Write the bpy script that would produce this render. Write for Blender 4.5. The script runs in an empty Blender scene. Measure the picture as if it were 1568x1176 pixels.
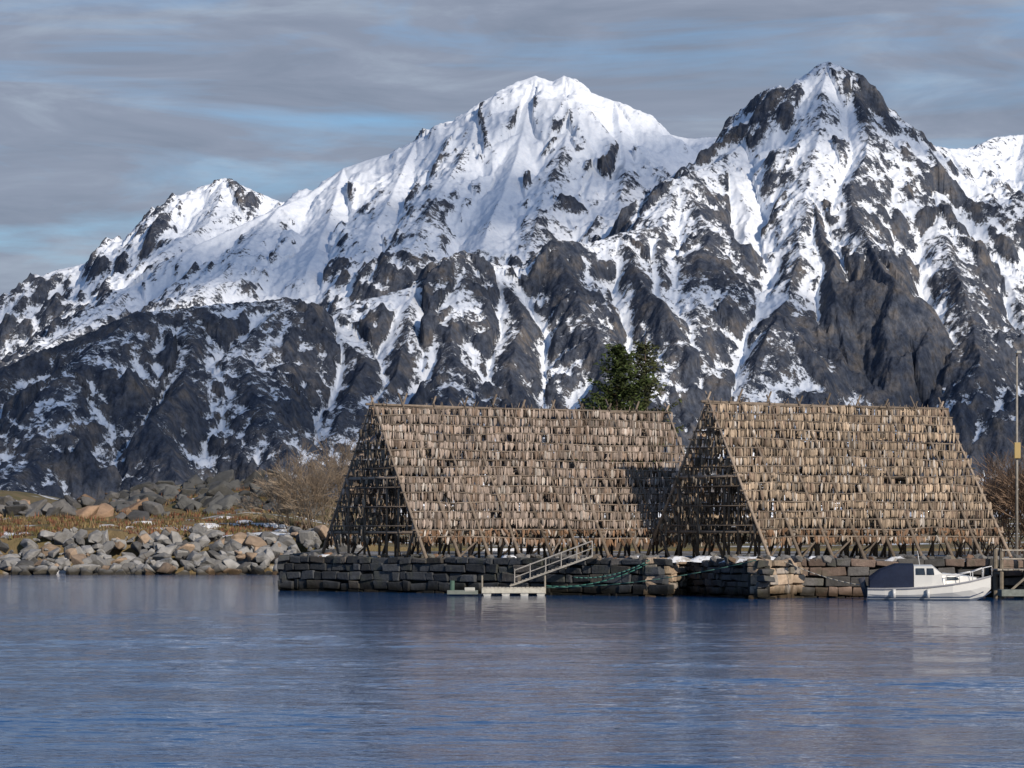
import bpy, bmesh, math, random
import numpy as np
from mathutils import Vector, Matrix
random.seed(7); rng=np.random.default_rng(11)
scene=bpy.context.scene
F=4500.0; CX=784.0; HY=818.0; CH=3.0
def W(px,py,Y): return ((px-CX)/F*Y, Y, CH+(HY-py)/F*Y)

# ---------------- camera
cam=bpy.data.cameras.new("camera"); camo=bpy.data.objects.new("camera",cam); scene.collection.objects.link(camo)
camo.location=(0,0,CH); camo.rotation_euler=(math.radians(90),0,0)
cam.lens=F/1568*36; cam.sensor_width=36; cam.shift_y=(HY-588)/1568; cam.clip_start=0.5; cam.clip_end=30000
scene.camera=camo
scene.view_settings.view_transform='Standard'; scene.view_settings.look='None'; scene.view_settings.exposure=0

# ---------------- sun + world
AZ=math.radians(146); EL=math.radians(24)
sv=Vector((math.sin(AZ)*math.cos(EL),math.cos(AZ)*math.cos(EL),math.sin(EL)))
sl=bpy.data.lights.new("sun",'SUN'); sl.energy=4.2; sl.angle=math.radians(0.6); sl.color=(1.0,0.88,0.74)
so=bpy.data.objects.new("sun",sl); scene.collection.objects.link(so); so.rotation_euler=sv.to_track_quat('Z','Y').to_euler(); so.location=(100,-100,200)

class NT:
    def __init__(s,tree): s.t=tree; s.n=tree.nodes; s.l=tree.links
    def new(s,typ,**kw):
        n=s.n.new(typ)
        for k,v in kw.items(): setattr(n,k,v)
        return n
    def link(s,a,b): s.l.new(a,b)
    def math(s,op,a,b=None,clamp=False):
        n=s.new('ShaderNodeMath',operation=op); n.use_clamp=clamp
        for i,v in enumerate((a,b)):
            if v is None: continue
            if isinstance(v,(int,float)): n.inputs[i].default_value=v
            else: s.link(v,n.inputs[i])
        return n.outputs[0]
    def mix(s,f,a,b,bt='MIX'):
        n=s.new('ShaderNodeMix',data_type='RGBA',blend_type=bt)
        for i,v in ((0,f),(6,a),(7,b)):
            if isinstance(v,(int,float)): n.inputs[i].default_value=v
            elif isinstance(v,tuple): n.inputs[i].default_value=(*v,1) if len(v)==3 else v
            else: s.link(v,n.inputs[i])
        return n.outputs[2]
    def noise(s,vec,scale,detail=4,rough=0.55,dist=0.0):
        n=s.new('ShaderNodeTexNoise'); n.inputs['Scale'].default_value=scale; n.inputs['Detail'].default_value=detail
        n.inputs['Roughness'].default_value=rough; n.inputs['Distortion'].default_value=dist
        if vec is not None: s.link(vec,n.inputs['Vector'])
        return n.outputs[0]
    def mapping(s,vec,scale=(1,1,1),rot=(0,0,0),loc=(0,0,0)):
        n=s.new('ShaderNodeMapping'); n.inputs['Scale'].default_value=scale; n.inputs['Rotation'].default_value=rot; n.inputs['Location'].default_value=loc
        s.link(vec,n.inputs['Vector']); return n.outputs[0]
    def ramp(s,f,pts):
        n=s.new('ShaderNodeValToRGB'); e=n.color_ramp.elements
        while len(e)<len(pts): e.new(0.5)
        for i,(p,c) in enumerate(pts):
            e[i].position=p; e[i].color=(*c,1) if isinstance(c,tuple) else (c,c,c,1)
        s.link(f,n.inputs[0]); return n.outputs[0]

world=bpy.data.worlds.new("World"); scene.world=world; world.use_nodes=True
w=NT(world.node_tree); w.n.clear()
sky=w.new('ShaderNodeTexSky',sky_type='NISHITA'); sky.sun_disc=False; sky.sun_elevation=EL; sky.sun_rotation=AZ
sky.air_density=1.0; sky.dust_density=0.8; sky.ozone_density=2.5
bg1=w.new('ShaderNodeBackground'); bg1.inputs[1].default_value=0.115
w.link(w.mix(1.0,sky.outputs[0],(0.62,0.82,1.0),'MULTIPLY'),bg1.inputs[0])
tc=w.new('ShaderNodeTexCoord')
v1=w.mapping(tc.outputs['Generated'],(2.2,2.2,14),loc=(0.75,0.1,1.12))
n1=w.noise(v1,2.2,7,0.57,0.6)
mask=w.ramp(n1,[(0.33,0.25),(0.50,1.0)])
sp=w.new('ShaderNodeSeparateXYZ'); w.link(tc.outputs['Generated'],sp.inputs[0])
hi=w.ramp(sp.outputs[2],[(0.19,1.0),(0.40,0.12)])
low=w.ramp(sp.outputs[2],[(0.0,0.95),(0.12,0.0)])
v2=w.mapping(tc.outputs['Generated'],(5,5,24),loc=(1.3,2.1,0.2))
n2=w.noise(v2,2.4,7,0.58,0.6)
cc=w.ramp(n2,[(0.3,(0.225,0.265,0.35)),(0.52,(0.295,0.335,0.43)),(0.75,(0.43,0.50,0.60))])
bg2=w.new('ShaderNodeBackground'); w.link(cc,bg2.inputs[0]); bg2.inputs[1].default_value=0.95
mx=w.new('ShaderNodeMixShader')
mm=w.math('MULTIPLY',w.math('MAXIMUM',mask,low),w.math('MULTIPLY',hi,0.95))
w.link(mm,mx.inputs[0]); w.link(bg1.outputs[0],mx.inputs[1]); w.link(bg2.outputs[0],mx.inputs[2])
wo=w.new('ShaderNodeOutputWorld'); w.link(mx.outputs[0],wo.inputs[0])

# ---------------- materials
def newmat(name):
    m=bpy.data.materials.new(name); m.use_nodes=True; t=NT(m.node_tree)
    b=t.n['Principled BSDF']; b.inputs['Specular IOR Level'].default_value=0.25
    return m,t,b
def colmat(name,rough=0.85,nscale=6,namt=0.5,bump=0.3,bdist=0.03,spec=0.2,wet=False,lichen=False):
    m,t,b=newmat(name)
    a=t.new('ShaderNodeAttribute',attribute_name='Col')
    g=t.new('ShaderNodeNewGeometry'); p=g.outputs['Position']
    n=t.noise(p,nscale,5,0.65)
    f=t.ramp(n,[(0.25,1-namt),(0.75,1+namt*0.5)])
    c=t.mix(1.0,a.outputs['Color'],f,'MULTIPLY')
    if lichen:
        n2=t.noise(p,nscale*0.35,4,0.6); mk=t.ramp(n2,[(0.52,0.0),(0.62,1.0)])
        c=t.mix(t.math('MULTIPLY',mk,0.4),c,(0.08,0.085,0.06))
    if wet:
        s=t.new('ShaderNodeSeparateXYZ'); t.link(p,s.inputs[0])
        zz=t.math('ADD',s.outputs[2],t.math('MULTIPLY',t.noise(p,0.8,3),0.7))
        mk=t.ramp(zz,[(0.55,0.0),(0.95,1.0)])
        c=t.mix(mk,t.mix(1.0,c,(0.22,0.2,0.16),'MULTIPLY'),c)
    t.link(c,b.inputs['Base Color']); b.inputs['Roughness'].default_value=rough; b.inputs['Specular IOR Level'].default_value=spec
    if bump>0:
        bp=t.new('ShaderNodeBump'); bp.inputs['Strength'].default_value=bump; bp.inputs['Distance'].default_value=bdist
        t.link(t.noise(p,nscale*2.5,4,0.7),bp.inputs['Height']); t.link(bp.outputs[0],b.inputs['Normal'])
    return m
M_stone=colmat("stone",nscale=3,namt=0.45,bump=0.8,bdist=0.06,wet=True,lichen=True)
M_rock=colmat("boulder_rock",nscale=1.5,namt=0.4,bump=0.8,bdist=0.1,wet=True)
M_wood=colmat("weathered_wood",nscale=5,namt=0.4,bump=0)
M_fish=colmat("dried_fish",nscale=9,namt=0.35,rough=0.7,spec=0.3,bump=0)
M_bark=colmat("bark",nscale=5,namt=0.3,bump=0)
M_needle=colmat("needles",nscale=2,namt=0.5,bump=0)
M_paint=colmat("gelcoat",nscale=1.5,namt=0.08,rough=0.3,bump=0.0,spec=0.5)
M_canvas=colmat("canvas",nscale=4,namt=0.25,rough=0.8)
M_grass=colmat("dry_grass",nscale=0.7,namt=0.4,bump=0)
m,t,b=newmat("window_glass"); b.inputs['Roughness'].default_value=0.08; b.inputs['Specular IOR Level'].default_value=0.6
g_=t.new('ShaderNodeNewGeometry'); t.link(t.ramp(t.noise(g_.outputs['Position'],3),[(0.3,(0.012,0.018,0.026)),(0.7,(0.035,0.045,0.055))]),b.inputs['Base Color']); M_glass=m
m,t,b=newmat("snow"); g_=t.new('ShaderNodeNewGeometry')
t.link(t.ramp(t.noise(g_.outputs['Position'],3,5),[(0.35,(0.3,0.28,0.25)),(0.5,(0.72,0.74,0.77))]),b.inputs['Base Color']); b.inputs['Roughness'].default_value=0.7
bp=t.new('ShaderNodeBump'); bp.inputs['Distance'].default_value=0.05; t.link(t.noise(g_.outputs['Position'],4,5),bp.inputs['Height']); t.link(bp.outputs[0],b.inputs['Normal']); M_snow=m

# ---------------- mesh helper
class MB:
    def __init__(s): s.v=[]; s.f=[]; s.c=[]
    def add(s,vs,fs,col):
        o=len(s.v); s.v+= [tuple(v) for v in vs]; s.f+=[tuple(i+o for i in f) for f in fs]
        s.c+=[col]*len(vs)
    def tube(s,p0,p1,r0,r1=None,n=6,col=(0.3,0.25,0.2)):
        if r1 is None: r1=r0
        p0=Vector(p0);p1=Vector(p1); d=(p1-p0)
        if d.length<1e-6: return
        d.normalize(); a=d.orthogonal().normalized(); bb=d.cross(a)
        vs=[];
        for p,r in ((p0,r0),(p1,r1)):
            for i in range(n):
                th=2*math.pi*i/n; vs.append(p+a*(r*math.cos(th))+bb*(r*math.sin(th)))
        fs=[(i,(i+1)%n,n+(i+1)%n,n+i) for i in range(n)]
        if n>3: fs+=[tuple(range(n-1,-1,-1)),tuple(range(n,2*n))]
        s.add(vs,fs,col)
    def box(s,c,size,rot=None,col=(0.5,0.5,0.5),jit=0.0):
        vs=[]
        for dx in (-.5,.5):
            for dy in (-.5,.5):
                for dz in (-.5,.5):
                    v=Vector((dx*size[0],dy*size[1],dz*size[2]))+Vector([random.uniform(-jit,jit) for _ in range(3)])
                    if rot is not None: v=rot@v
                    vs.append(v+Vector(c))
        s.add(vs,[(0,1,3,2),(4,6,7,5),(0,4,5,1),(2,3,7,6),(0,2,6,4),(1,5,7,3)],col)
    def build(s,name,mat,parent=None,smooth=False,bevel=0):
        me=bpy.data.meshes.new(name); me.from_pydata(s.v,[],s.f)
        ca=me.color_attributes.new('Col','FLOAT_COLOR','POINT')
        arr=np.ones((len(s.v),4),dtype=np.float32); arr[:,:3]=np.array(s.c,dtype=np.float32); ca.data.foreach_set('color',arr.ravel())
        me.materials.append(mat)
        if smooth: me.polygons.foreach_set('use_smooth',[True]*len(me.polygons))
        me.update(); o=bpy.data.objects.new(name,me); scene.collection.objects.link(o)
        if parent: o.parent=parent
        if bevel:
            md=o.modifiers.new('b','BEVEL'); md.width=bevel; md.segments=2; md.limit_method='ANGLE'
        return o
def empty(name,loc=(0,0,0)):
    e=bpy.data.objects.new(name,None); scene.collection.objects.link(e); return e
def sc3(c,a,b):
    l=random.uniform(a,b); return tuple(x*l for x in c)

ROCKS=[]
for k in range(14):
    bm=bmesh.new()
    for i in range(13):
        v=Vector(rng.normal(size=3)); v.normalize(); v*=random.uniform(0.8,1.05); v=Vector((v.x,v.y*0.9,v.z*0.75)); bm.verts.new(v)
    r=bmesh.ops.convex_hull(bm,input=bm.verts[:])
    bmesh.ops.delete(bm,geom=[e for e in r['geom_interior'] if isinstance(e,bmesh.types.BMVert)],context='VERTS')
    bmesh.ops.bevel(bm,geom=bm.edges[:],offset=0.05,segments=1,affect='EDGES')
    bm.verts.index_update(); ROCKS.append(([v.co.copy() for v in bm.verts],[tuple(v.index for v in f.verts) for f in bm.faces])); bm.free()
def rock(mb,c,r,col,flat=1.0):
    vs,fs=random.choice(ROCKS)
    R=Matrix.Rotation(random.uniform(0,6.28),3,'Z')@Matrix.Rotation(random.uniform(-0.6,0.6),3,'X')@Matrix.Rotation(random.uniform(-0.6,0.6),3,'Y')
    S=Vector((random.uniform(0.8,1.25),random.uniform(0.8,1.2),random.uniform(0.7,1.0)*flat))*r
    out=[]
    for v in vs:
        q=R@Vector((v.x*S.x,v.y*S.y,v.z*S.z)); out.append(q+Vector(c))
    mb.add(out,fs,col)
def stonecol():
    k=random.random()
    c=(0.27,0.26,0.25) if k<0.7 else ((0.33,0.27,0.21) if k<0.9 else (0.38,0.24,0.16))
    return sc3(c,.7,1.15)

# ---------------- numpy noise
def perlin(x,y,seed=0):
    r=np.random.default_rng(seed); n=256
    ang=r.random((n,n)).astype(np.float32)*2*np.pi; gx=np.cos(ang); gy=np.sin(ang)
    xi=np.floor(x).astype(np.int32); yi=np.floor(y).astype(np.int32); fx=(x-xi).astype(np.float32); fy=(y-yi).astype(np.float32)
    u=fx*fx*fx*(fx*(fx*6-15)+10); v=fy*fy*fy*(fy*(fy*6-15)+10)
    x0=xi&255; x1=(xi+1)&255; y0=yi&255; y1=(yi+1)&255
    a=gx[x0,y0]*fx+gy[x0,y0]*fy; b=gx[x1,y0]*(fx-1)+gy[x1,y0]*fy
    c=gx[x0,y1]*fx+gy[x0,y1]*(fy-1); d=gx[x1,y1]*(fx-1)+gy[x1,y1]*(fy-1)
    return ((a+(b-a)*u)+((c+(d-c)*u)-(a+(b-a)*u))*v)*1.5
def fbm(x,y,oct,seed,gain=0.5):
    s=0;a=1;f=1
    for i in range(oct): s=s+a*perlin(x*f,y*f,seed+i); a*=gain; f*=2.03
    return s
def ridged(x,y,oct,seed,gain=0.5):
    s=0;a=1;f=1
    for i in range(oct): s=s+a*(1-2*np.abs(perlin(x*f,y*f,seed+i))); a*=gain; f*=2.03
    return s

# ---------------- mountains
R=[]
def ridge(pts,slope,bias): R.append(([W(*p) for p in pts],slope,bias))
ridge([(-400,760,4200),(-200,600,4250),(0,495,4300),(30,465,4300),(80,415,4300),(130,402,4300),(180,388,4300),(230,350,4300),(290,300,4300),(320,282,4300),(345,271,4300),(385,290,4300),(415,303,4300),(520,345,4350)],0.8,0.14)
ridge([(345,271,4300),(320,340,4150),(250,385,4000)],0.8,0.2)
ridge([(-250,740,3500),(0,620,3550),(100,510,3600),(200,440,3650),(300,375,3700),(425,318,3780),(470,300,3850),(530,258,3900),(600,235,3900),(650,210,3900),(700,185,3900),(740,155,3900),(790,125,3900),(820,115,3900),(845,125,3900),(862,116,3900),(900,140,3900),(940,155,3900),(1000,200,3900),(1050,212,3900),(1140,209,3880),(1175,190,3780)],0.78,0.46)
ridge([(740,155,3900),(722,215,3770),(672,300,3600),(630,380,3430)],0.85,0.08)
ridge([(820,115,3900),(800,200,3770),(770,300,3600),(740,370,3450)],0.85,0.32)
ridge([(862,116,3900),(870,200,3760),(835,290,3600),(810,380,3420)],0.9,0.06)
ridge([(940,155,3900),(960,240,3740),(945,320,3560)],0.85,0.08)
ridge([(890,145,3900),(915,220,3770),(900,290,3640)],0.95,0.12)
ridge([(530,258,3900),(500,340,3700),(470,420,3480)],0.75,0.3)
ridge([(640,215,3900),(600,290,3720),(560,380,3500)],0.8,0.14)
ridge([(425,318,3780),(360,400,3550),(300,450,3350)],0.75,0.12)
ridge([(200,440,3650),(150,480,3450),(60,540,3250)],0.75,0.04)
ridge([(1175,190,3780),(1200,152,3650),(1235,115,3520),(1255,97,3500),(1268,93,3500),(1303,108,3500),(1330,148,3510),(1380,192,3560),(1420,222,3620),(1450,227,3680),(1490,228,3720),(1520,210,3780),(1568,205,3800),(1650,180,3850),(1800,260,3900),(2000,400,3900)],1.0,0.16)
ridge([(1200,152,3650),(1150,212,3480),(1110,243,3380),(1040,272,3250),(1012,348,3130),(950,357,3080),(900,372,3050),(850,366,3000),(825,395,3000),(800,412,3000),(760,398,2980),(710,383,2950),(680,390,2930),(620,440,2900),(560,460,2870),(500,482,2850),(440,456,2800),(300,472,2750),(220,478,2700),(100,525,2680),(0,560,2660),(-150,640,2650),(-300,740,2600)],1.0,0.05)
for pts,s_,b_ in [([(850,366,3000),(890,440,2900),(930,520,2760),(1000,650,2620)],1.1,-0.05),
            ([(760,398,2980),(800,480,2850),(790,580,2720)],1.25,-0.05),
            ([(710,383,2950),(690,470,2840),(700,570,2700),(650,660,2570)],0.95,-0.02),
            ([(620,440,2900),(610,520,2790),(580,620,2660)],1.2,0.04),
            ([(500,482,2850),(545,560,2720),(520,660,2570)],1.0,-0.02),
            ([(440,456,2800),(380,530,2680),(400,620,2560),(450,720,2420)],0.9,-0.1),
            ([(300,472,2750),(310,560,2620),(240,640,2500),(270,730,2380)],1.15,-0.08),
            ([(220,478,2700),(110,560,2580),(70,650,2460),(20,740,2340)],0.85,-0.04),
            ([(0,560,2660),(-40,660,2500)],1,-.03),
            ([(1040,272,3250),(1085,350,3110),(1055,450,2960),(1080,560,2800)],1.0,-0.04),
            ([(950,357,3080),(985,430,2960),(1050,520,2820)],1.2,-0.02),
            ([(1012,348,3130),(1020,430,2990),(1000,500,2880)],1.2,-0.12)]:
    ridge(pts,s_,b_)
ridge([(1265,97,3500),(1255,190,3370),(1235,290,3220),(1215,390,3060),(1185,480,2930),(1150,600,2780)],1.0,0.14)
ridge([(1303,108,3500),(1330,210,3350),(1300,300,3200),(1330,370,3070)],1.15,0.02)
ridge([(1235,290,3220),(1270,400,3040),(1270,450,2960),(1270,500,2940),(1290,620,2890)],1.7,-0.35)
ridge([(1330,370,3070),(1370,430,2960),(1380,490,2940),(1400,610,2890)],1.7,-0.35)
ridge([(1270,430,2985),(1330,425,2975),(1380,440,2960),(1430,470,2960)],1.9,-0.45)
ridge([(1380,192,3560),(1430,270,3400),(1440,350,3230),(1485,450,3030),(1500,560,2850)],1.15,-0.02)
ridge([(1450,227,3680),(1510,310,3460),(1530,400,3280),(1590,520,3050)],1.0,0.04)
ridge([(1568,205,3800),(1640,330,3500),(1680,480,3200)],1.0,0.15)
ridge([(1110,243,3380),(1150,330,3230),(1125,420,3080)],0.95,0.1)

NC,NR=1250,860
a=np.linspace(-0.235,0.235,NC,dtype=np.float32)[None,:]; Yr=np.linspace(2250,4420,NR,dtype=np.float32)[:,None]
X=(a*Yr).astype(np.float32); Y=np.repeat(Yr,NC,1)
far=np.clip((3600-Y)/600,0.35,1)
wx=X+(fbm(X/190,Y/190,2,50)*12+fbm(X/60,Y/60,2,53)*6)*far; wy=Y+(fbm(X/190,Y/190,2,60)*26+fbm(X/60,Y/60,2,63)*9)*far
H=np.full(X.shape,-50,np.float32); D=np.full(X.shape,300,np.float32); B=np.zeros(X.shape,np.float32)
sn=1+0.22*fbm(X/110,Y/160,2,70)
for pts,sl_,bi in R:
    for (p,q) in zip(pts[:-1],pts[1:]):
        ex,ey=q[0]-p[0],q[1]-p[1]; L2=ex*ex+ey*ey
        t_=np.clip(((wx-p[0])*ex+(wy-p[1])*ey)/L2,0,1)
        dx=wx-(p[0]+t_*ex); dy=wy-(p[1]+t_*ey); d=np.sqrt(dx*dx+dy*dy)
        h=p[2]+(q[2]-p[2])*t_-sl_*d*sn
        mk=h>H
        H=np.where(mk,h,H); D=np.where(mk,d,D); B=np.where(mk,bi,B)
def blur(A,ry,rx):
    for ax,r in ((0,ry),(1,rx)):
        P=np.concatenate([np.repeat(np.take(A,[0],ax),r+1,ax),A,np.repeat(np.take(A,[-1],ax),r,ax)],ax).astype(np.float64)
        C=np.cumsum(P,ax); n=A.shape[ax]
        A=((np.take(C,range(2*r+1,2*r+1+n),ax)-np.take(C,range(0,n),ax))/(2*r+1)).astype(np.float32)
    return A
Bb=blur(B,7,12)
rgh=np.clip(1.05-Bb*1.25,0.4,1.15)
H=H+np.clip(D/60,0,1)*(ridged(wx/100,wy/140,3,5)*17-5)*(0.5+0.5*rgh)
H=H+np.clip(D/30-0.1,0,1)*(ridged(X/42,wy/60,3,15)*8-2)*rgh
H=H+np.clip(D/15+0.15,0,1)*(ridged(X/17,Y/24,3,25)*2.8-1)*rgh
H=H+fbm(X/9,Y/9,2,35)*0.9*rgh
base=2+0.02*(Y-2250)+fbm(X/120,Y/120,4,77)*6
k=8.0; H=np.maximum(H,base)+k*np.exp(-np.abs(H-base)/k)*0.5
H[0,:]=-3
Hs=blur(H,2,3)
da=0.47/(NC-1); dY=(4420-2250)/(NR-1)
Hx=np.gradient(Hs,axis=1)/da/Y; Hy=np.gradient(Hs,axis=0)/dY-a*Hx
slope=np.sqrt(Hx**2+Hy**2)
conc=blur(H,7,12)-H; conc2=blur(H,22,36)-H
snow=0.50+Bb+(1.05-slope)*0.46+np.clip(conc*0.05,-0.33,0.35)+np.clip(conc2*0.014,-0.3,0.38)+np.clip((H-250)/1100,-0.17,0.2)+fbm(X/70,Y/70,3,90)*0.16
# bare cliff wall below the right-hand summit, rocky upper east shoulder
wob=fbm(X/50,Y/50,2,95)*0.25
for (px,py,Yd,rx,ry,o) in ((1310,500,2930,95,75,0.75),(1400,520,2930,60,70,0.6),(1345,190,3470,42,60,0.4),(1075,400,3030,45,80,0.25),(860,430,2930,55,60,0.15)):
    c_=W(px,py,Yd); snow-=o*np.clip(1.5-1.3*np.sqrt(((X-c_[0])/rx)**2+((Y-Yd)/ry)**2)+wob,0,1)
del wx,wy
verts=np.stack([X,Y,H],-1).reshape(-1,3).astype(np.float32)
ii=np.arange(NC*NR).reshape(NR,NC); quads=np.stack([ii[:-1,:-1],ii[:-1,1:],ii[1:,1:],ii[1:,:-1]],-1).reshape(-1,4).astype(np.int32)
def npmesh(name,verts,quads,mat,smooth=True,attr=None,colors=None,parent=None):
    me=bpy.data.meshes.new(name); me.vertices.add(len(verts)); me.vertices.foreach_set('co',verts.ravel().astype(np.float32))
    me.loops.add(quads.size); me.loops.foreach_set('vertex_index',quads.ravel().astype(np.int32))
    me.polygons.add(len(quads)); me.polygons.foreach_set('loop_start',np.arange(0,quads.size,4,dtype=np.int32))
    me.update(calc_edges=True); me.polygons.foreach_set('use_smooth',np.full(len(quads),smooth))
    if attr is not None:
        at=me.attributes.new(attr[0],'FLOAT','POINT'); at.data.foreach_set('value',attr[1].ravel().astype(np.float32))
    if colors is not None:
        ca=me.color_attributes.new('Col','FLOAT_COLOR','POINT'); ar=np.ones((len(verts),4),np.float32); ar[:,:3]=colors; ca.data.foreach_set('color',ar.ravel())
    me.materials.append(mat); me.update(); o=bpy.data.objects.new(name,me); scene.collection.objects.link(o)
    if parent: o.parent=parent
    return o
m,t,b=newmat("mountain_rock_and_snow"); b.inputs['Specular IOR Level'].default_value=0.1
g_=t.new('ShaderNodeNewGeometry'); P=g_.outputs['Position']
at=t.new('ShaderNodeAttribute',attribute_name='snowv')
n1=t.noise(P,0.05,4,0.6); n2=t.noise(t.mapping(P,(1,1,0.8)),0.16,4,0.8)
sv_=t.math('ADD',at.outputs['Fac'],t.math('MULTIPLY',t.math('SUBTRACT',n1,0.5),0.85))
sv_=t.math('ADD',sv_,t.math('MULTIPLY',t.math('SUBTRACT',n2,0.5),1.9))
mk=t.ramp(sv_,[(0.42,0.0),(0.58,1.0)])
rn2=t.noise(t.mapping(P,(1,1,0.25)),0.25,4,0.7)
rc=t.ramp(n1,[(0.3,(0.035,0.047,0.075)),(0.5,(0.078,0.088,0.112)),(0.7,(0.155,0.14,0.13))])  # blue tint in the rock tones stands in for distance haze
rc=t.mix(1.0,rc,t.ramp(rn2,[(0.3,0.5),(0.7,1.4)]),'MULTIPLY')
sc=t.ramp(n2,[(0.3,(0.66,0.72,0.81)),(0.6,(0.80,0.84,0.90))])
t.link(t.mix(mk,rc,sc),b.inputs['Base Color']); b.inputs['Roughness'].default_value=0.85
bp=t.new('ShaderNodeBump'); bp.inputs['Strength'].default_value=1.0; bp.inputs['Distance'].default_value=3.0
bh=t.math('MULTIPLY',t.noise(P,0.14,4,0.65),t.math('SUBTRACT',1.22,mk)); t.link(bh,bp.inputs['Height']); t.link(bp.outputs[0],b.inputs['Normal'])
M_mtn=m
npmesh("mountains",verts,quads,M_mtn,attr=('snowv',snow))

# ---------------- unseen sheet added between sun and mountains, shaped to cast soft shadows like clouds
CZ=2200.0
shade=[(180,620,2520,380,1.0),(60,560,2800,300,1.0),(520,400,3600,340,.9),(330,420,3500,260,.85),(640,330,3600,240,.85),(900,260,3700,230,.85),(1010,230,3800,220,.8),(590,640,2600,170,.85),(820,640,2650,150,.75),
       (1190,230,3430,160,.85),(1100,430,2950,150,.85),(840,420,2900,110,.8),(1345,190,3430,105,.95),(1500,360,3350,110,.6),(1340,600,2850,180,.7),(1540,620,2800,200,.85),(80,470,4200,240,.85),(700,240,3850,120,.6)]
gx=np.linspace(800,5600,180); gy=np.linspace(-2800,2300,190)
GX,GY=np.meshgrid(gx,gy); dens=np.zeros_like(GX)
wxx=GX+fbm(GX/300,GY/300,3,301)*90; wyy=GY+fbm(GX/300,GY/300,3,311)*90
for px,py,Yd,r,o in shade:
    p=W(px,py,Yd); k=(CZ-p[2])/sv.z; cx,cy=p[0]+sv.x*k,p[1]+sv.y*k
    dens=np.maximum(dens,o*np.clip(1.7-1.6*np.sqrt((wxx-cx)**2+(wyy-cy)**2)/r/1.15,0,1))
dens*=np.clip(1.0+0.4*fbm(GX/200,GY/200,3,321),0.4,1)
m=bpy.data.materials.new("cloud_shadow_mat"); m.use_nodes=True; t=NT(m.node_tree); t.n.clear()
at=t.new('ShaderNodeAttribute',attribute_name='dens'); tr=t.new('ShaderNodeBsdfTransparent'); df=t.new('ShaderNodeBsdfDiffuse'); df.inputs[0].default_value=(.85,.87,.9,1)
g_=t.new('ShaderNodeNewGeometry'); nn=t.noise(g_.outputs['Position'],0.006,3,0.6)
fa=t.math('MULTIPLY',at.outputs['Fac'],t.ramp(nn,[(0.3,0.75),(0.6,1.0)]))
ms=t.new('ShaderNodeMixShader'); t.link(t.math('MULTIPLY',fa,0.97),ms.inputs[0]); t.link(tr.outputs[0],ms.inputs[1]); t.link(df.outputs[0],ms.inputs[2])
oo=t.new('ShaderNodeOutputMaterial'); t.link(ms.outputs[0],oo.inputs[0])
GZ=CZ+fbm(GX/400,GY/400,3,331)*25
i3=np.arange(180*190).reshape(190,180); q3=np.stack([i3[:-1,:-1],i3[:-1,1:],i3[1:,1:],i3[1:,:-1]],-1).reshape(-1,4)
keep=dens.ravel()[q3].max(1)>0.001
npmesh("cloud_shadow_sheet",np.stack([GX,GY,GZ],-1).reshape(-1,3),q3[keep],m,attr=('dens',dens))

# ---------------- water
m,t,b=newmat("sea_water")
b.inputs['Roughness'].default_value=0.06; b.inputs['IOR'].default_value=1.33; b.inputs['Specular IOR Level'].default_value=0.5
g_=t.new('ShaderNodeNewGeometry'); P=g_.outputs['Position']
nb=t.noise(t.mapping(P,(0.5,1.0,1),rot=(0,0,0.15)),4.0,3,0.6)
t.link(t.ramp(t.noise(P,0.05,2),[(0.3,(0.008,0.055,0.165)),(0.7,(0.014,0.08,0.22))]),b.inputs['Base Color'])
bp=t.new('ShaderNodeBump'); bp.inputs['Strength'].default_value=1.0; bp.inputs['Distance'].default_value=0.028
t.link(nb,bp.inputs['Height']); t.link(bp.outputs[0],b.inputs['Normal'])
NCw,NRw=960,800
aw=np.linspace(-0.25,0.25,NCw)[None,:]; sy=np.linspace(420,50,NRw)[:,None]; Yw=3*F/sy
Xw=aw*Yw; Yw=np.repeat(Yw,NCw,1)
patch=np.clip(0.8+1.0*fbm(Xw/40,Yw/11,3,400),0.15,1.6)*np.clip(1.35-Yw/125,0.28,1)
Zw=(fbm(Xw/3.0+Yw*0.03,Yw/1.1,2,410)*0.036+ridged(Xw/1.3,Yw/0.45,2,420)*0.011+perlin(Xw/9,Yw/4.0,430)*0.035)*patch
ed=np.minimum(np.clip((Yw-33)/2,0,1),np.clip((268-Yw)/20,0,1)); Zw=Zw*ed
vw=np.stack([Xw,Yw,Zw],-1).reshape(-1,3); iw=np.arange(NCw*NRw).reshape(NRw,NCw); qw=np.stack([iw[:-1,:-1],iw[:-1,1:],iw[1:,1:],iw[1:,:-1]],-1).reshape(-1,4)
nv=len(vw); vw=np.concatenate([vw,np.array([(-6000,-300,-.16),(6000,-300,-.16),(6000,12000,-.16),(-6000,12000,-.16)])]); qw=np.concatenate([qw,[[nv,nv+1,nv+2,nv+3]]])
npmesh("water",vw,qw,m)

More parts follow.
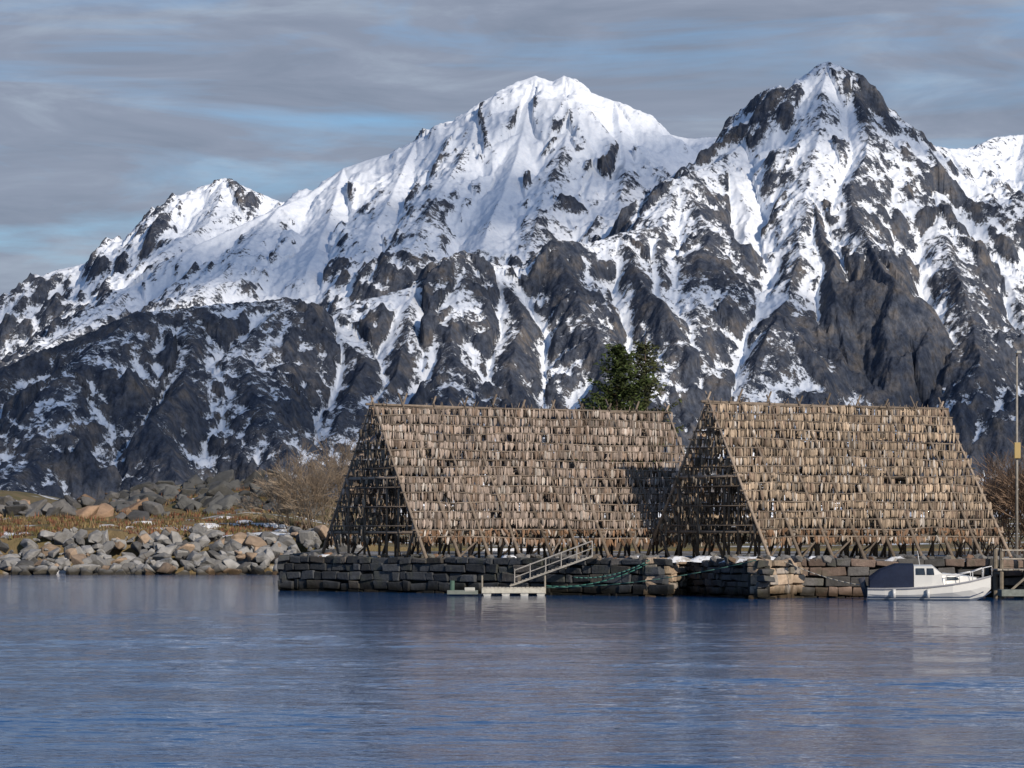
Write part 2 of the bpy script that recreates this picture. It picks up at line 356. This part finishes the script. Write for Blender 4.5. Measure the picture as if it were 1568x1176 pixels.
# ---------------- ground behind shore
def gheight(x,y):
    lf=1/(1+np.exp((x+14)/2.5))
    z=(1.9+np.clip((y-226)*0.03,0,3))*(1-lf)+(2.9+np.clip((y-226)*0.05,0,2))*lf
    def g(cx,cy,sx,sy,h): return h*np.exp(-((x-cx)/sx)**2-((y-cy)/sy)**2)
    z=z+g(-29,275,10,12,2.1)+g(-20,272,7,9,1.7)+g(-54,285,12,10,0.5)+g(-70,330,22,20,4.5)+g(-52,300,7,8,1.8)
    z=z+fbm(x/9,y/9,4,200)*0.45*lf
    return z
NC2,NR2=420,260
a2=np.linspace(-0.4,0.4,NC2)[None,:]; Y2=(226+np.linspace(0,1,NR2)**2.2*2150)[:,None]
X2=a2*Y2; YY=np.repeat(Y2,NC2,1); Z2=gheight(X2,YY); Z2[0,:]=-1
v=np.stack([X2,YY,Z2],-1).reshape(-1,3); ii=np.arange(NC2*NR2).reshape(NR2,NC2); q=np.stack([ii[:-1,:-1],ii[:-1,1:],ii[1:,1:],ii[1:,:-1]],-1).reshape(-1,4)
m,t,b=newmat("grassy_ground"); g_=t.new('ShaderNodeNewGeometry'); P=g_.outputs['Position']
c=t.ramp(t.noise(P,0.25,6,0.65),[(0.3,(0.07,0.055,0.03)),(0.45,(0.20,0.15,0.08)),(0.58,(0.13,0.115,0.05)),(0.72,(0.17,0.09,0.055))])
c=t.mix(t.ramp(t.noise(t.mapping(P,(0.35,1,1)),0.3,4,0.5),[(0.58,0.0),(0.62,1.0)]),c,(0.7,0.72,0.75))
t.link(c,b.inputs['Base Color']); b.inputs['Roughness'].default_value=0.95
bp=t.new('ShaderNodeBump'); bp.inputs['Distance'].default_value=0.3; t.link(t.noise(P,1.5,6,0.7),bp.inputs['Height']); t.link(bp.outputs[0],b.inputs['Normal']); M_ground=m
npmesh("ground",v,q,M_ground)

# ---------------- riprap
mb=MB()
for i in range(1600):
    x=random.uniform(-115,-11); s=random.random(); y=217.5+s*9; z=-0.3+s*3.3
    z+=0.35*math.sin(x*0.7)+random.uniform(-0.2,0.2)
    k=random.random()
    c=(0.29,0.285,0.275) if k<0.74 else ((0.34,0.255,0.185) if k<0.87 else (0.13,0.128,0.125))
    rock(mb,(x,y,z),random.choice([0.3,0.45,0.6,0.75,0.85,1.0]),sc3(c,.6,1.25))
mb.build("riprap_rocks",M_rock)
def ghv(x,y): return gheight(np.asarray(x,float),np.asarray(y,float))
mb=MB()
for i in range(190):
    px=random.uniform(-250,235); y=random.uniform(252,285); x=(px-CX)/F*y
    k=random.random(); c=(0.17,0.165,0.16) if k<0.75 else (0.34,0.23,0.155)
    r=random.choice([0.5,0.8,1.1,1.5]); rock(mb,(x,y,float(ghv(x,y))+r*0.25),r,sc3(c,.5,1.1),0.8)
for i in range(200):
    px=random.uniform(180,490); y=random.uniform(258,284); x=(px-CX)/F*y
    r=random.choice([0.7,1.1,1.6,2.1]); rock(mb,(x,y,float(ghv(x,y))+r*0.0),r,sc3((0.115,0.115,0.11),.5,1.15),0.75)
mb.build("boulders",M_rock)
mb=MB(); n=9000
u=rng.random(n); px=np.where(u<0.7,rng.uniform(-200,480,n),rng.uniform(150,460,n)); yy=np.where(u<0.7,rng.uniform(226,252,n),rng.uniform(256,285,n))
xx=(px-CX)/F*yy; zz=ghv(xx,yy); cov=fbm(xx/7,yy/4,3,500)
for x,y,z,cv in zip(xx,yy,zz,cov):
    if cv<-0.12: continue
    h=random.uniform(0.1,0.36)*(1.8 if random.random()<0.08 else 1)
    cl=random.random()+cv*0.5; c=(0.27,0.2,0.105) if cl<0.5 else ((0.17,0.145,0.05) if cl<0.75 else (0.22,0.10,0.06))
    vs=[];fs=[]
    for k in range(4):
        an=random.uniform(0,6.28); dx,dy=math.cos(an)*0.07,math.sin(an)*0.07; ox,oy=random.uniform(-.2,.2),random.uniform(-.2,.2)
        n_=len(vs); vs+=[(x+ox-dx,y+oy-dy,z-0.05),(x+ox+dx,y+oy+dy,z-0.05),(x+ox+random.uniform(-.15,.15),y+oy+random.uniform(-.1,.1),z+h)]; fs.append((n_,n_+1,n_+2))
    mb.add(vs,fs,sc3(c,.55,1.15))
mb.build("dry_grass",M_grass)

# ---------------- quay
QT=1.82
ms=MB()
def snowpatch(x,y,z,r,ex=1.7,th=0.12):
    n=14; vs=[(x,y,z+th)]
    for ring,(rr,zz) in enumerate(((0.55,th*.8),(1.0,-0.16))):
        for j in range(n):
            an=j/n*6.283; kx=r*rr*random.uniform(0.6,1.35); vs.append((x+math.cos(an)*kx*ex,y+math.sin(an)*kx,z+zz+random.uniform(-.05,.05)))
    fs=[(0,1+j,1+(j+1)%n) for j in range(n)]+[(1+j,1+n+j,1+n+(j+1)%n,1+(j+1)%n) for j in range(n)]
    ms.add(vs,fs,(.8,.8,.8))
for i in range(17):
    px=random.choice([random.gauss(300,90),random.uniform(-100,480)]); y=random.uniform(233,250); x=(px-CX)/F*y
    snowpatch(x,y,float(ghv(x,y))+0.05,random.uniform(0.4,1.0),random.uniform(1.2,2),0.2)
pts=[(-13.5,232),(-12.3,156),(6.8,141),(8.6,144.8),(11.4,136),(13.7,138.8),(46,140)]
mb=MB(); 
poly=[(x*1.0+ (0.3 if i==0 else 0),y+ (0.45 if 0<i<7 else 0)) for i,(x,y) in enumerate(pts)]+[(60,232)]
poly[-2]=(60,140.5)
mb.add([(x,y,QT-0.12) for x,y in poly],[tuple(range(len(poly)))],(0.2,0.15,0.1))
m,t,b=newmat("quay_soil"); g_=t.new('ShaderNodeNewGeometry'); P=g_.outputs['Position']
c=t.ramp(t.noise(P,0.8,7,0.7),[(0.3,(0.04,0.035,0.03)),(0.5,(0.10,0.085,0.065)),(0.65,(0.17,0.15,0.12))])
c=t.mix(t.ramp(t.noise(t.mapping(P,(0.6,1,1),loc=(5,3,0)),0.35,4,0.5),[(0.60,0.0),(0.64,1.0)]),c,(0.7,0.72,0.75))
t.link(c,b.inputs['Base Color']); b.inputs['Roughness'].default_value=0.95
mb.build("quay_ground",m)
mb=MB()
segs=list(zip(pts[:-1],pts[1:]))
for si,(p,q) in enumerate(segs):
    p=Vector((*p,0)); q=Vector((*q,0)); d=q-p; L=d.length; d.normalize(); nrm=Vector((d.y,-d.x,0))
    ang=math.atan2(d.y,d.x); RZ=Matrix.Rotation(ang,3,'Z')
    mb.box((p+q)/2+Vector((0,0,0.55))-nrm*0.45,(L,0.3,2.0),RZ,(0.03,0.03,0.03))
    z=-0.3
    while z<QT-0.05:
        h=random.uniform(0.30,0.52); h=min(h,QT-z+0.06); x=-0.1
        while x<L:
            wd=random.uniform(0.35,1.3); kk=random.random(); l=random.uniform(0.5,1.25)
            if si in (0,1): c=(0.068,0.073,0.08) if kk<0.88 else (0.12,0.11,0.10)  # walls turned from the sun: shade put into darker stone colours
            elif si in (2,4): c=(0.44,0.34,0.25) if kk<.75 else (.35,.31,.27)  # sun-facing pier ends: sunlight put into a paler tan
            elif si==3: c=(0.10,0.098,0.098)  # recess between the piers: its shade is in the stone colour
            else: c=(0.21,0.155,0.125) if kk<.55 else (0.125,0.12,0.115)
            hh=h-0.03 if random.random()<0.7 else h*random.uniform(.7,.9)
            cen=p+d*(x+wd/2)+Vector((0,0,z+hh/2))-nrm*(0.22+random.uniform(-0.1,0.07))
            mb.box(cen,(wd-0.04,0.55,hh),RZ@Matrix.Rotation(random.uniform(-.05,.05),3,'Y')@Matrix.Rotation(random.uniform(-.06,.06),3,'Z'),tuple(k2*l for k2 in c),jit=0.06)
            x+=wd
        z+=h
mb.build("stone_quay_wall",M_stone,bevel=0.045)
mb=MB()
for si,(p,q) in enumerate(segs[1:]):
    L=math.dist(p,q)
    for k in range(int(L*3.6)):
        s=random.random(); dd=random.uniform(0.3,3.5); d=((q[0]-p[0])/L,(q[1]-p[1])/L)
        x=p[0]+(q[0]-p[0])*s-d[1]*dd; y=p[1]+(q[1]-p[1])*s+d[0]*dd
        rock(mb,(x,y,QT),random.uniform(0.1,0.38),sc3(stonecol(),.4,.9))
        if random.random()<0.08: snowpatch(x,y,QT,random.uniform(0.25,0.6))
mb.build("loose_stones",M_stone); ms.build("snow_patches",M_snow,smooth=True)

# ---------------- fish racks
tz=[0,-0.12,-0.42,-0.78,-1.0]; tw=[0.3,0.75,1.0,0.8,0.35]
TV=[]; 
for z,wd in zip(tz,tw):
    for (cx,cy) in ((-1,0),(0,-0.8),(1,0),(0,0.8)): TV.append((cx*wd*0.5,cy*wd*0.5,z))
TV=np.array(TV,np.float32)
TF=[]
for l in range(4):
    for i in range(4): TF.append((l*4+i,l*4+(i+1)%4,(l+1)*4+(i+1)%4,(l+1)*4+i))
TF+= [(3,2,1,0),(16,17,18,19)]; TF=np.array(TF,np.int32)
def fishmesh(name,P,wid,ln,yaw,tilt,cols,parent):
    P=np.array(P,np.float32); n=len(P)
    V=np.repeat(TV[None],n,0)*np.stack([wid,wid*0.7,ln],-1)[:,None,:]
    ct,st=np.cos(tilt)[:,None],np.sin(tilt)[:,None]
    x=V[...,0]*ct-V[...,2]*st; z=V[...,0]*st+V[...,2]*ct; y=V[...,1]
    cy,sy=np.cos(yaw)[:,None],np.sin(yaw)[:,None]
    V=np.stack([x*cy-y*sy,x*sy+y*cy,z],-1)+P[:,None,:]
    Fq=(TF[None]+np.arange(n)[:,None,None]*20).reshape(-1,4)
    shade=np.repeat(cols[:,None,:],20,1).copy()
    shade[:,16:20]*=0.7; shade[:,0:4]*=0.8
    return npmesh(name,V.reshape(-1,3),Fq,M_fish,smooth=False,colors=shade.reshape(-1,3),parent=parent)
TH=0.577; cr,sr=math.cos(TH),math.sin(TH)
def fishrack(name,ax,ay,az,L,Wd,tone,holes):
    E=empty(name); gz=QT-0.12; Hh=az-gz
    def wp(u,v,z): return (ax+u*cr+v*sr, ay+u*sr-v*cr, z)
    fr=MB(); wc=lambda k=1.0: sc3((0.235*k,0.19*k,0.15*k),.55,1.1)
    nb=int(L/1.9); 
    for i in range(nb+1):
        u=L*i/nb; K=1.7 if i in (0,nb) else 0.9
        for sgn in (1,-1):
            e=0.45*random.uniform(0.4,1.3); j=random.uniform(-.12,.12)
            fr.tube(wp(u+j,sgn*(Wd+.12),gz-0.1),wp(u-j,-sgn*e*Wd/Hh,az+e+.1),0.095,0.05,6,wc(K))
            fr.tube(wp(u,sgn*Wd*0.62,gz-0.1),wp(u,sgn*Wd*0.80,gz+Hh*0.2+0.1),0.07,0.06,6,wc(.7))
            if i<nb and random.random()<0.5: fr.tube(wp(u,sgn*Wd*0.97,gz),wp(u+L/nb*random.uniform(.6,1.1),sgn*Wd*0.86,gz+Hh*0.15),0.06,0.05,5,wc(.8))
        for hz in (0.17,0.52):
            vv=Wd*(1-hz); fr.tube(wp(u+0.1,-vv-0.3,gz+Hh*hz),wp(u+0.1,vv+0.3,gz+Hh*hz),0.09,0.07,6,wc(K))
        for vx in (-2.6,-0.9,1.4,2.6): fr.tube(wp(u+0.05,vx,gz),wp(u+0.05,vx+0.05,gz+Hh*min(0.5,0.95*(1-abs(vx)/Wd))),0.075,0.06,6,wc(.9))
    fr.tube(wp(-0.4,0,az-0.05),wp(L*.5,0,az-0.11),0.07,0.07,6,wc()); fr.tube(wp(L*.48,0,az-0.09),wp(L+0.4,0,az-0.05),0.07,0.06,6,wc())
    for k in range(int(L*3)):
        u=random.uniform(0,L); fr.tube(wp(u,random.uniform(-.1,.1),az-.15),wp(u+random.gauss(0,.12),random.gauss(0,.15),az+random.uniform(0,.26)),0.035,0.02,4,wc())
    NRW=16; top=0.985; bot=0.135
    for side in (1,-1):
        P=[];wi=[];ln=[];ya=[];ti=[];co=[]
        for r in range(NRW):
            f=top-(top-bot)*r/(NRW-1)
            zr=gz+Hh*f; vr=Wd*(1-f)+0.10
            sag=[random.uniform(-.09,.09) for _ in range(8)]
            seg=L/7
            for k in range(7): fr.tube(wp(-0.35*random.random() if k==0 else k*seg,side*vr,zr+sag[k]),wp(L+0.35*random.random() if k==6 else (k+1)*seg,side*vr,zr+sag[k+1]),0.045,0.04,5,wc())
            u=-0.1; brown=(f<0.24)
            dens=random.uniform(0.9,1.12); rl=random.uniform(.82,1.08); ph=random.uniform(0,9)
            while u<L+0.15:
                u+=random.uniform(0.08,0.145)*dens
                if side==1 and any(abs(u-hu)<0.35 and abs(f-hf)<0.03 for hu,hf in holes): continue
                if random.random()<0.02: u+=random.uniform(.05,.22); continue
                s=min(6.999,max(0,u/seg)); kk=int(s); zz=zr+sag[kk]*(1-(s-kk))+sag[kk+1]*(s-kk)
                P.append(wp(u,side*(vr+random.uniform(-.07,.08)),zz+random.uniform(-.04,.07)))
                wi.append(random.uniform(0.10,0.2)); ln.append((random.uniform(0.36,0.6) if not brown else random.uniform(0.25,0.5)))
                ya.append(TH+random.uniform(-.6,.6)); ti.append(random.gauss(0,0.10 if not brown else .3))
                l=rl*(1+.12*math.sin(u*.9+ph))*(random.uniform(0.6,1.2) if random.random()<0.8 else random.uniform(0.28,0.55))
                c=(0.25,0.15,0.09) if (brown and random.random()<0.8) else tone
                if random.random()<0.12: c=(0.52,0.47,0.42)
                if random.random()<0.15: c=(0.28,0.205,0.155)
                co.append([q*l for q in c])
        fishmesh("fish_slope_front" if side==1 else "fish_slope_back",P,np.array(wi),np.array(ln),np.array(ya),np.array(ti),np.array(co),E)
    P=[];wi=[];ln=[];ya=[];ti=[];co=[]
    for (u0,dens) in ((0.0,0.5),(0.9,0.75),(2.6,0.95),(L*0.5,0.85),(L-1.5,0.7),(L,0.5)):
        for r in range(14):
            f=0.95-0.8*r/13; zr=gz+Hh*f; vm=Wd*(1-f)
            if r%2==0: fr.tube(wp(u0,-vm,zr),wp(u0,vm,zr),0.035,0.035,5,wc())
            v=-vm
            while v<vm:
                v+=random.uniform(0.09,0.2)
                if f<0.5 and -0.12*Wd<v<0.66*Wd and random.random()<(0.94 if u0<2 else 0.5): continue
                if u0<2 and 0.42<f<0.5: continue
                if random.random()>dens: continue
                P.append(wp(u0+random.uniform(-.25,.25),v,zr+random.uniform(-.1,.1))); wi.append(random.uniform(0.1,0.2)); ln.append(random.uniform(0.3,0.55))
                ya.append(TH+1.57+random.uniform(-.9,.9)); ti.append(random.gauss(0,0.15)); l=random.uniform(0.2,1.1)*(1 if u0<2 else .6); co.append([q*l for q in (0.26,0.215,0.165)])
    fishmesh("fish_gable",P,np.array(wi),np.array(ln),np.array(ya),np.array(ti),np.array(co),E)
    fr.build("pole_frame",M_wood,parent=E,smooth=True)
    return E
fishrack("fish_drying_rack",-7.37,155,9.9,19.1,5.5,(0.40,0.325,0.275),[(3.6,0.66)])
fishrack("fish_drying_rack.001",10.3,155,10.05,16.4,5.4,(0.44,0.345,0.255),[(11.0,0.55)])

# ---------------- spruce trees
def spruce(name,x,y,gz,h,rad,dens,col):
    E=empty(name); tr=MB(); nd=MB()
    for k in range(8):
        tr.tube((x,y,gz+h*k/8),(x,y,gz+h*(k+1)/8),0.22*(1-k/8)+0.02,0.22*(1-(k+1)/8)+0.02,7,(0.12,0.09,0.07))
    z=0.4
    while z<0.985:
        f=1-z; rr=rad*(f**0.75)*random.uniform(0.65,1.2)+0.15
        for b_ in range(int(7*dens)):
            an=random.uniform(0,6.283); L=rr*random.uniform(0.5,1.15); up=0.4*(z-0.45)
            p0=Vector((x,y,gz+h*z)); d=Vector((math.cos(an),math.sin(an),up)); tipz=0.22*L
            n=max(3,int(L/0.24)); prev=p0
            for j in range(1,n+1):
                s=j/n; p=p0+d*(L*s)+Vector((0,0,-0.35*L*s*(1-s)+tipz*s*s))
                tr.tube(prev,p,0.03*(1-s)+0.008,0.03*(1-s)+0.006,3,(0.08,0.06,0.04)); prev=p
                for q in range(int(7*dens)):
                    off=Vector((random.gauss(0,1),random.gauss(0,1),random.gauss(-0.4,0.7)))*0.17*(1.1-0.5*s)
                    dirv=(d.normalized()*0.7+Vector((random.gauss(0,.7),random.gauss(0,.7),random.gauss(0,.35)))).normalized()
                    c0=p+off; side=dirv.orthogonal().normalized(); side.rotate(Matrix.Rotation(random.uniform(0,6.28),3,dirv)); ll=random.uniform(0.18,0.4); ww=random.uniform(0.045,0.09)
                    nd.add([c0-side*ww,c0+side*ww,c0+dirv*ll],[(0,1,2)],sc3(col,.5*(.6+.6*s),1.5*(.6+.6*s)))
        z+=random.uniform(0.02,0.04)
    tr.build("trunk_and_branches",M_bark,E); nd.build("needles",M_needle,E)
def PX(px,Y): return (px-CX)/F*Y
spruce("spruce_tree",PX(944,184),184,2,12.9,5.2,1.35,(0.05,0.07,0.022))
spruce("spruce_tree.001",PX(988,190),190,2,13.7,4.2,1.0,(0.065,0.075,0.032))

# ---------------- bare shrubs
def shrub(name,x,y,gz,h,spread,col,stems=9):
    mb=MB()
    def br(p,d,L,r,dep):
        q=p+d*L; mb.tube(p,q,r,r*0.7,3,sc3(col,.7,1.2))
        if dep==0: return
        for k in range(random.choice([2,3,3])):
            nd=(d+Vector((random.gauss(0,.38),random.gauss(0,.38),random.gauss(0.08,.25)))).normalized()
            br(p+d*L*random.uniform(0.6,1),nd,L*random.uniform(0.62,0.85),max(r*0.66,0.014),dep-1)
    for s in range(stems):
        d=Vector((random.gauss(0,spread),random.gauss(0,spread),1)).normalized()
        br(Vector((x+random.gauss(0,.7),y+random.gauss(0,.5),gz-0.1)),d,h*random.uniform(0.24,0.34),0.055,5)
    mb.build(name,M_bark)
c1=(0.33,0.26,0.19); c2=(0.24,0.165,0.115)
for i,(px,Y_,h) in enumerate([(440,238,7.2),(474,234,8.4),(508,236,9.6),(542,240,8.4)]):
    shrub("bare_shrub" + ("" if i==0 else ".%03d"%i),PX(px,Y_),Y_,2.6,h,0.38,c1,10)
for i,(px,Y_,h) in enumerate([(1500,178,5.6),(1535,174,7.2),(1565,172,7.4),(1590,170,6),(1480,182,6.0),(1620,172,6.5)]):
    shrub("bare_shrub.%03d"%(i+4),PX(px,Y_),Y_,1.8,h,0.4,c2,11)

# ---------------- lamp post
E=empty("lamp_post"); mb=MB(); lx=PX(1557,165)
mb.tube((lx,165,1.7),(lx,165,13),0.09,0.06,8,(0.3,0.28,0.25)); mb.tube((lx,165,13),(lx-0.1,164.2,13.2),0.05,0.04,8,(0.3,0.28,0.25))
mb.build("pole",M_wood,E,smooth=True)
mb=MB(); mb.box((lx,164.85,7.7),(0.35,0.2,0.9),None,(0.42,0.31,0.13)); mb.box((lx-0.1,163.95,13.15),(0.28,0.6,0.14),None,(0.4,0.4,0.38)); mb.build("box_and_lamp_head",M_paint,E,bevel=0.03)

# ---------------- boat
E=empty("cabin_boat"); BX,BY=19.0,134.0; 
RB=Matrix.Rotation(math.radians(-4),3,'Z')
def bp_(x,y,z): v=RB@Vector((x,y,0)); return (BX+v.x*1.02,BY+v.y,z*1.12)
st=[(-2.75,.80,.62,-.1,.50),(-2.0,.95,.72,-.2,.50),(-1,1.02,.80,-.22,.52),(0,1.03,.80,-.22,.58),(1,.93,.62,-.18,.68),(1.8,.68,.38,-.1,.80),(2.4,.34,.14,.1,.92),(2.75,.04,.02,.45,1.0)]
hv=[];hf=[]
for (x,bt,ch,kz,sz) in st:
    ring=[(bt*1.04,sz),(bt,sz-0.10),(bt*0.97,sz*0.55+kz*.3),(ch,0.05+max(kz,0)),(0,kz)]
    full=ring+[(-a_,b_) for a_,b_ in ring[-2::-1]]
    hv+=[bp_(x,-a_,b_) for a_,b_ in full]
nR=9
for i in range(len(st)-1):
    for j in range(nR-1): hf.append((i*nR+j,i*nR+j+1,(i+1)*nR+j+1,(i+1)*nR+j))
    hf.append((i*nR+nR-1,i*nR,(i+1)*nR,(i+1)*nR+nR-1))
hf.append(tuple(range(nR)))
mb=MB(); mb.add(hv,hf,(0.6,0.6,0.58)); mb.build("hull",M_paint,E)
mb=MB()
for i in range(len(st)-1):
    for sg in (1,-1):
        p=st[i];q=st[i+1]; mb.tube(bp_(p[0],-sg*p[1]*1.05,p[4]-0.04),bp_(q[0],-sg*q[1]*1.05,q[4]-0.04),0.035,0.035,6,(0.25,0.25,0.27))
        mb.tube(bp_(p[0],-sg*(p[2]+0.09),.14),bp_(q[0],-sg*(q[2]+0.09 if q[2]>.1 else .05),.14+(0.2 if i>=5 else 0)),0.03,0.03,5,(0.05,0.07,0.12))
mb.build("rub_rail",M_paint,E)
def loft(secs,col,mat,name):
    mb=MB(); vs=[];n=None
    for (x,prof) in secs:
        full=prof+[(-a_,b_) for a_,b_ in prof[::-1]]; n=len(full); vs+=[bp_(x,-a_,b_) for a_,b_ in full]
    fs=[]
    for i in range(len(secs)-1):
        for j in range(n-1): fs.append((i*n+j,i*n+j+1,(i+1)*n+j+1,(i+1)*n+j))
    fs+=[tuple(range(n-1,-1,-1)),tuple(range((len(secs)-1)*n,len(secs)*n))]
    mb.add(vs,fs,col); return mb.build(name,mat,E)
loft([(-0.7,[(.82,.5),(.76,1.0),(.62,1.38),(.3,1.44)]),(0.1,[(.82,.55),(.76,1.0),(.62,1.38),(.3,1.44)]),(0.55,[(.80,.6),(.72,1.0),(.66,1.08),(.3,1.12)]),(1.5,[(.6,.7),(.5,.98),(.4,1.02),(.2,1.04)]),(2.1,[(.3,.8),(.24,.9),(.18,.92),(.1,.93)])],(0.57,0.57,0.55),M_paint,"cabin")
loft([(-2.65,[(.78,.48),(.74,.75),(.6,.92),(.3,.96)]),(-2.2,[(.84,.48),(.8,.9),(.66,1.2),(.3,1.26)]),(-1.5,[(.86,.5),(.82,1.0),(.68,1.42),(.3,1.5)]),(-0.72,[(.84,.5),(.8,1.0),(.66,1.42),(.3,1.49)])],(0.013,0.02,0.045),M_canvas,"cockpit_canopy")
mb=MB()
for sg in (1,-1):
    for (x0,x1,z0,z1,y0,y1) in ((-0.62,-0.2,1.03,1.3,.775,.68),(-0.14,0.2,1.03,1.3,.775,.66),(0.72,1.3,.82,.95,.76,.58)):
        if x0<0.5: vs=[bp_(x0,-sg*y0,z0),bp_(x1,-sg*y0,z0),bp_(x1-0.04,-sg*y1,z1),bp_(x0,-sg*y1,z1)]
        else: vs=[bp_(x0,-sg*.785,.82),bp_(x1,-sg*.645,.84),bp_(x1-.05,-sg*.6,.93),bp_(x0,-sg*.74,.95)]
        mb.add(vs,[(0,1,2,3)],(0,0,0))
mb.add([bp_(.17,-.6,1.34),bp_(.17,.6,1.34),bp_(.56,.66,1.11),bp_(.56,-.66,1.11)],[(0,1,2,3)],(0,0,0))
mb.build("windows",M_glass,E)
mb=MB(); prev={1:None,-1:None}
for sg in (1,-1):
    for (x,yy,z) in ((0.7,.93,.66),(1.3,.84,.73),(1.9,.6,.83),(2.4,.32,.93),(2.8,.0,1.0)):
        p1=bp_(x,-sg*yy,z+.33+0.05*(x>2)); mb.tube(bp_(x,-sg*yy,z-.03),p1,.018,.018,6,(.6,.6,.6))
        if prev[sg]: mb.tube(prev[sg],p1,.02,.02,6,(.65,.65,.65))
        prev[sg]=p1
mb.tube(bp_(-2.75,0,0.1),bp_(-3.0,0,0.9),.12,.16,8,(.06,.06,.07)); mb.tube(bp_(-.4,0,1.4),bp_(-.5,0,2.0),.02,.015,5,(.6,.6,.6))
for x in (-1.6,-0.1): mb.tube(bp_(x,-1.14,.45),bp_(x,-1.14,.12),.08,.08,8,(.6,.6,.58))
mb.build("rails_and_outboard",M_paint,E,smooth=True)

# ---------------- floating dock, gangway, ropes
E=empty("floating_dock"); mb=MB()
for k in range(16): mb.box((-1.35+k*0.19,143.2,0.40),(0.17,1.6,0.05),None,sc3((0.5,0.47,0.4),.8,1.1),0.005)
for yy in (142.45,143.95): mb.box((0.08,yy,0.26),(3.1,0.09,0.24),None,(0.52,0.5,0.43))
for xx in (-1.2,-0.3,0.6,1.4): mb.tube((xx,142.45,0.1),(xx,143.95,0.1),0.2,0.2,10,(0.5,0.5,0.47))
for xx in (-1.45,1.6): mb.tube((xx,142.5,0.1),(xx,142.5,1.0),0.05,0.05,6,(0.3,0.27,0.22))
mb.build("deck_and_floats",M_wood,E,bevel=0.01)
mb=MB(); mb.box((-2.4,142.8,0.18),(1.5,0.8,0.2),None,(0.17,0.19,0.17)); mb.tube((-2.9,142.6,0.25),(-2.9,142.6,0.75),.12,.12,8,(0.08,0.14,0.11)); mb.tube((-2.3,142.5,0.3),(-1.8,142.5,0.3),.13,.13,8,(0.45,0.45,0.4)); mb.build("float_raft",M_canvas,E,bevel=0.02)
E=empty("gangway"); mb=MB(); g0=Vector((-0.1,143.3,0.48)); g1=Vector((3.9,142.9,1.92)); dv=g1-g0
for sd in (-.35,.35):
    o=Vector((0,sd,0)); mb.tube(g0+o,g1+o,.05,.05,6,(.4,.38,.34)); mb.tube(g0+o+Vector((0.2,0,.75)),g1+o+Vector((0,0,.75)),.03,.03,6,(.38,.36,.33))
    mb.tube(g0+o+Vector((0.2,0,.4)),g1+o+Vector((0,0,.4)),.02,.02,6,(.38,.36,.33))
    for k in range(6): p=g0+dv*((k+0.3)/5.3)+o; mb.tube(p,p+Vector((0,0,.75)),.025,.025,6,(.38,.36,.33))
for k in range(22): p=g0+dv*((k+.5)/22); mb.box(p+Vector((0,0,.05)),(0.13,.8,.03),None,(.38,.35,.3))
mb.build("walkway_and_rails",M_wood,E)
def rope(name,p0,p1,sag,col,r=0.03):
    mb=MB(); p0=Vector(p0);p1=Vector(p1); pr=None
    for k in range(17):
        s=k/16; p=p0.lerp(p1,s)-Vector((0,0,4*sag*s*(1-s)))
        if pr: mb.tube(pr,p,r,r,5,col)
        pr=p
    mb.build(name,M_canvas,smooth=True)
rope("mooring_rope",(1.6,142.6,.5),(6.9,141.0,1.8),.45,(.05,.16,.13))
rope("mooring_rope.001",(3.0,143.4,.9),(6.6,141.0,1.75),.3,(.08,.2,.17))
rope("mooring_rope.002",(1.5,142.6,.4),(11.3,136,1.8),.3,(.06,.14,.12),.02)
rope("mooring_rope.003",(16.5,134.2,.6),(12.6,137.6,1.8),.2,(.4,.38,.33),.02)
# wooden jetty at right
E=empty("wooden_jetty"); mb=MB()
for k in range(24): mb.box((22.7+k*0.25,137.8,1.35),(0.22,2.2,0.06),None,sc3((.36,.33,.28),.7,1.1),.01)
for xx in (22.8,24.2,25.6,27.0,28.4):
    for yy in (136.9,138.6): mb.tube((xx,yy,-.5),(xx,yy,2.3),.11,.1,8,(.2,.17,.13))
    mb.tube((xx,136.9,1.2),(xx,138.6,1.2),.08,.08,6,(.25,.22,.18))
for zz in (1.85,2.25): mb.tube((22.8,136.8,zz),(28.5,136.8,zz),.04,.04,6,(.4,.36,.3))
for xx in (22.9,24.3,25.7): mb.tube((xx,136.75,.1),(xx+1.3,136.75,1.25),.06,.06,6,(.28,.25,.2))
mb.box((23.6,135.6,.3),(2.2,1.2,.3),None,(.2,.22,.2))
mb.build("deck_posts_and_rails",M_wood,E)
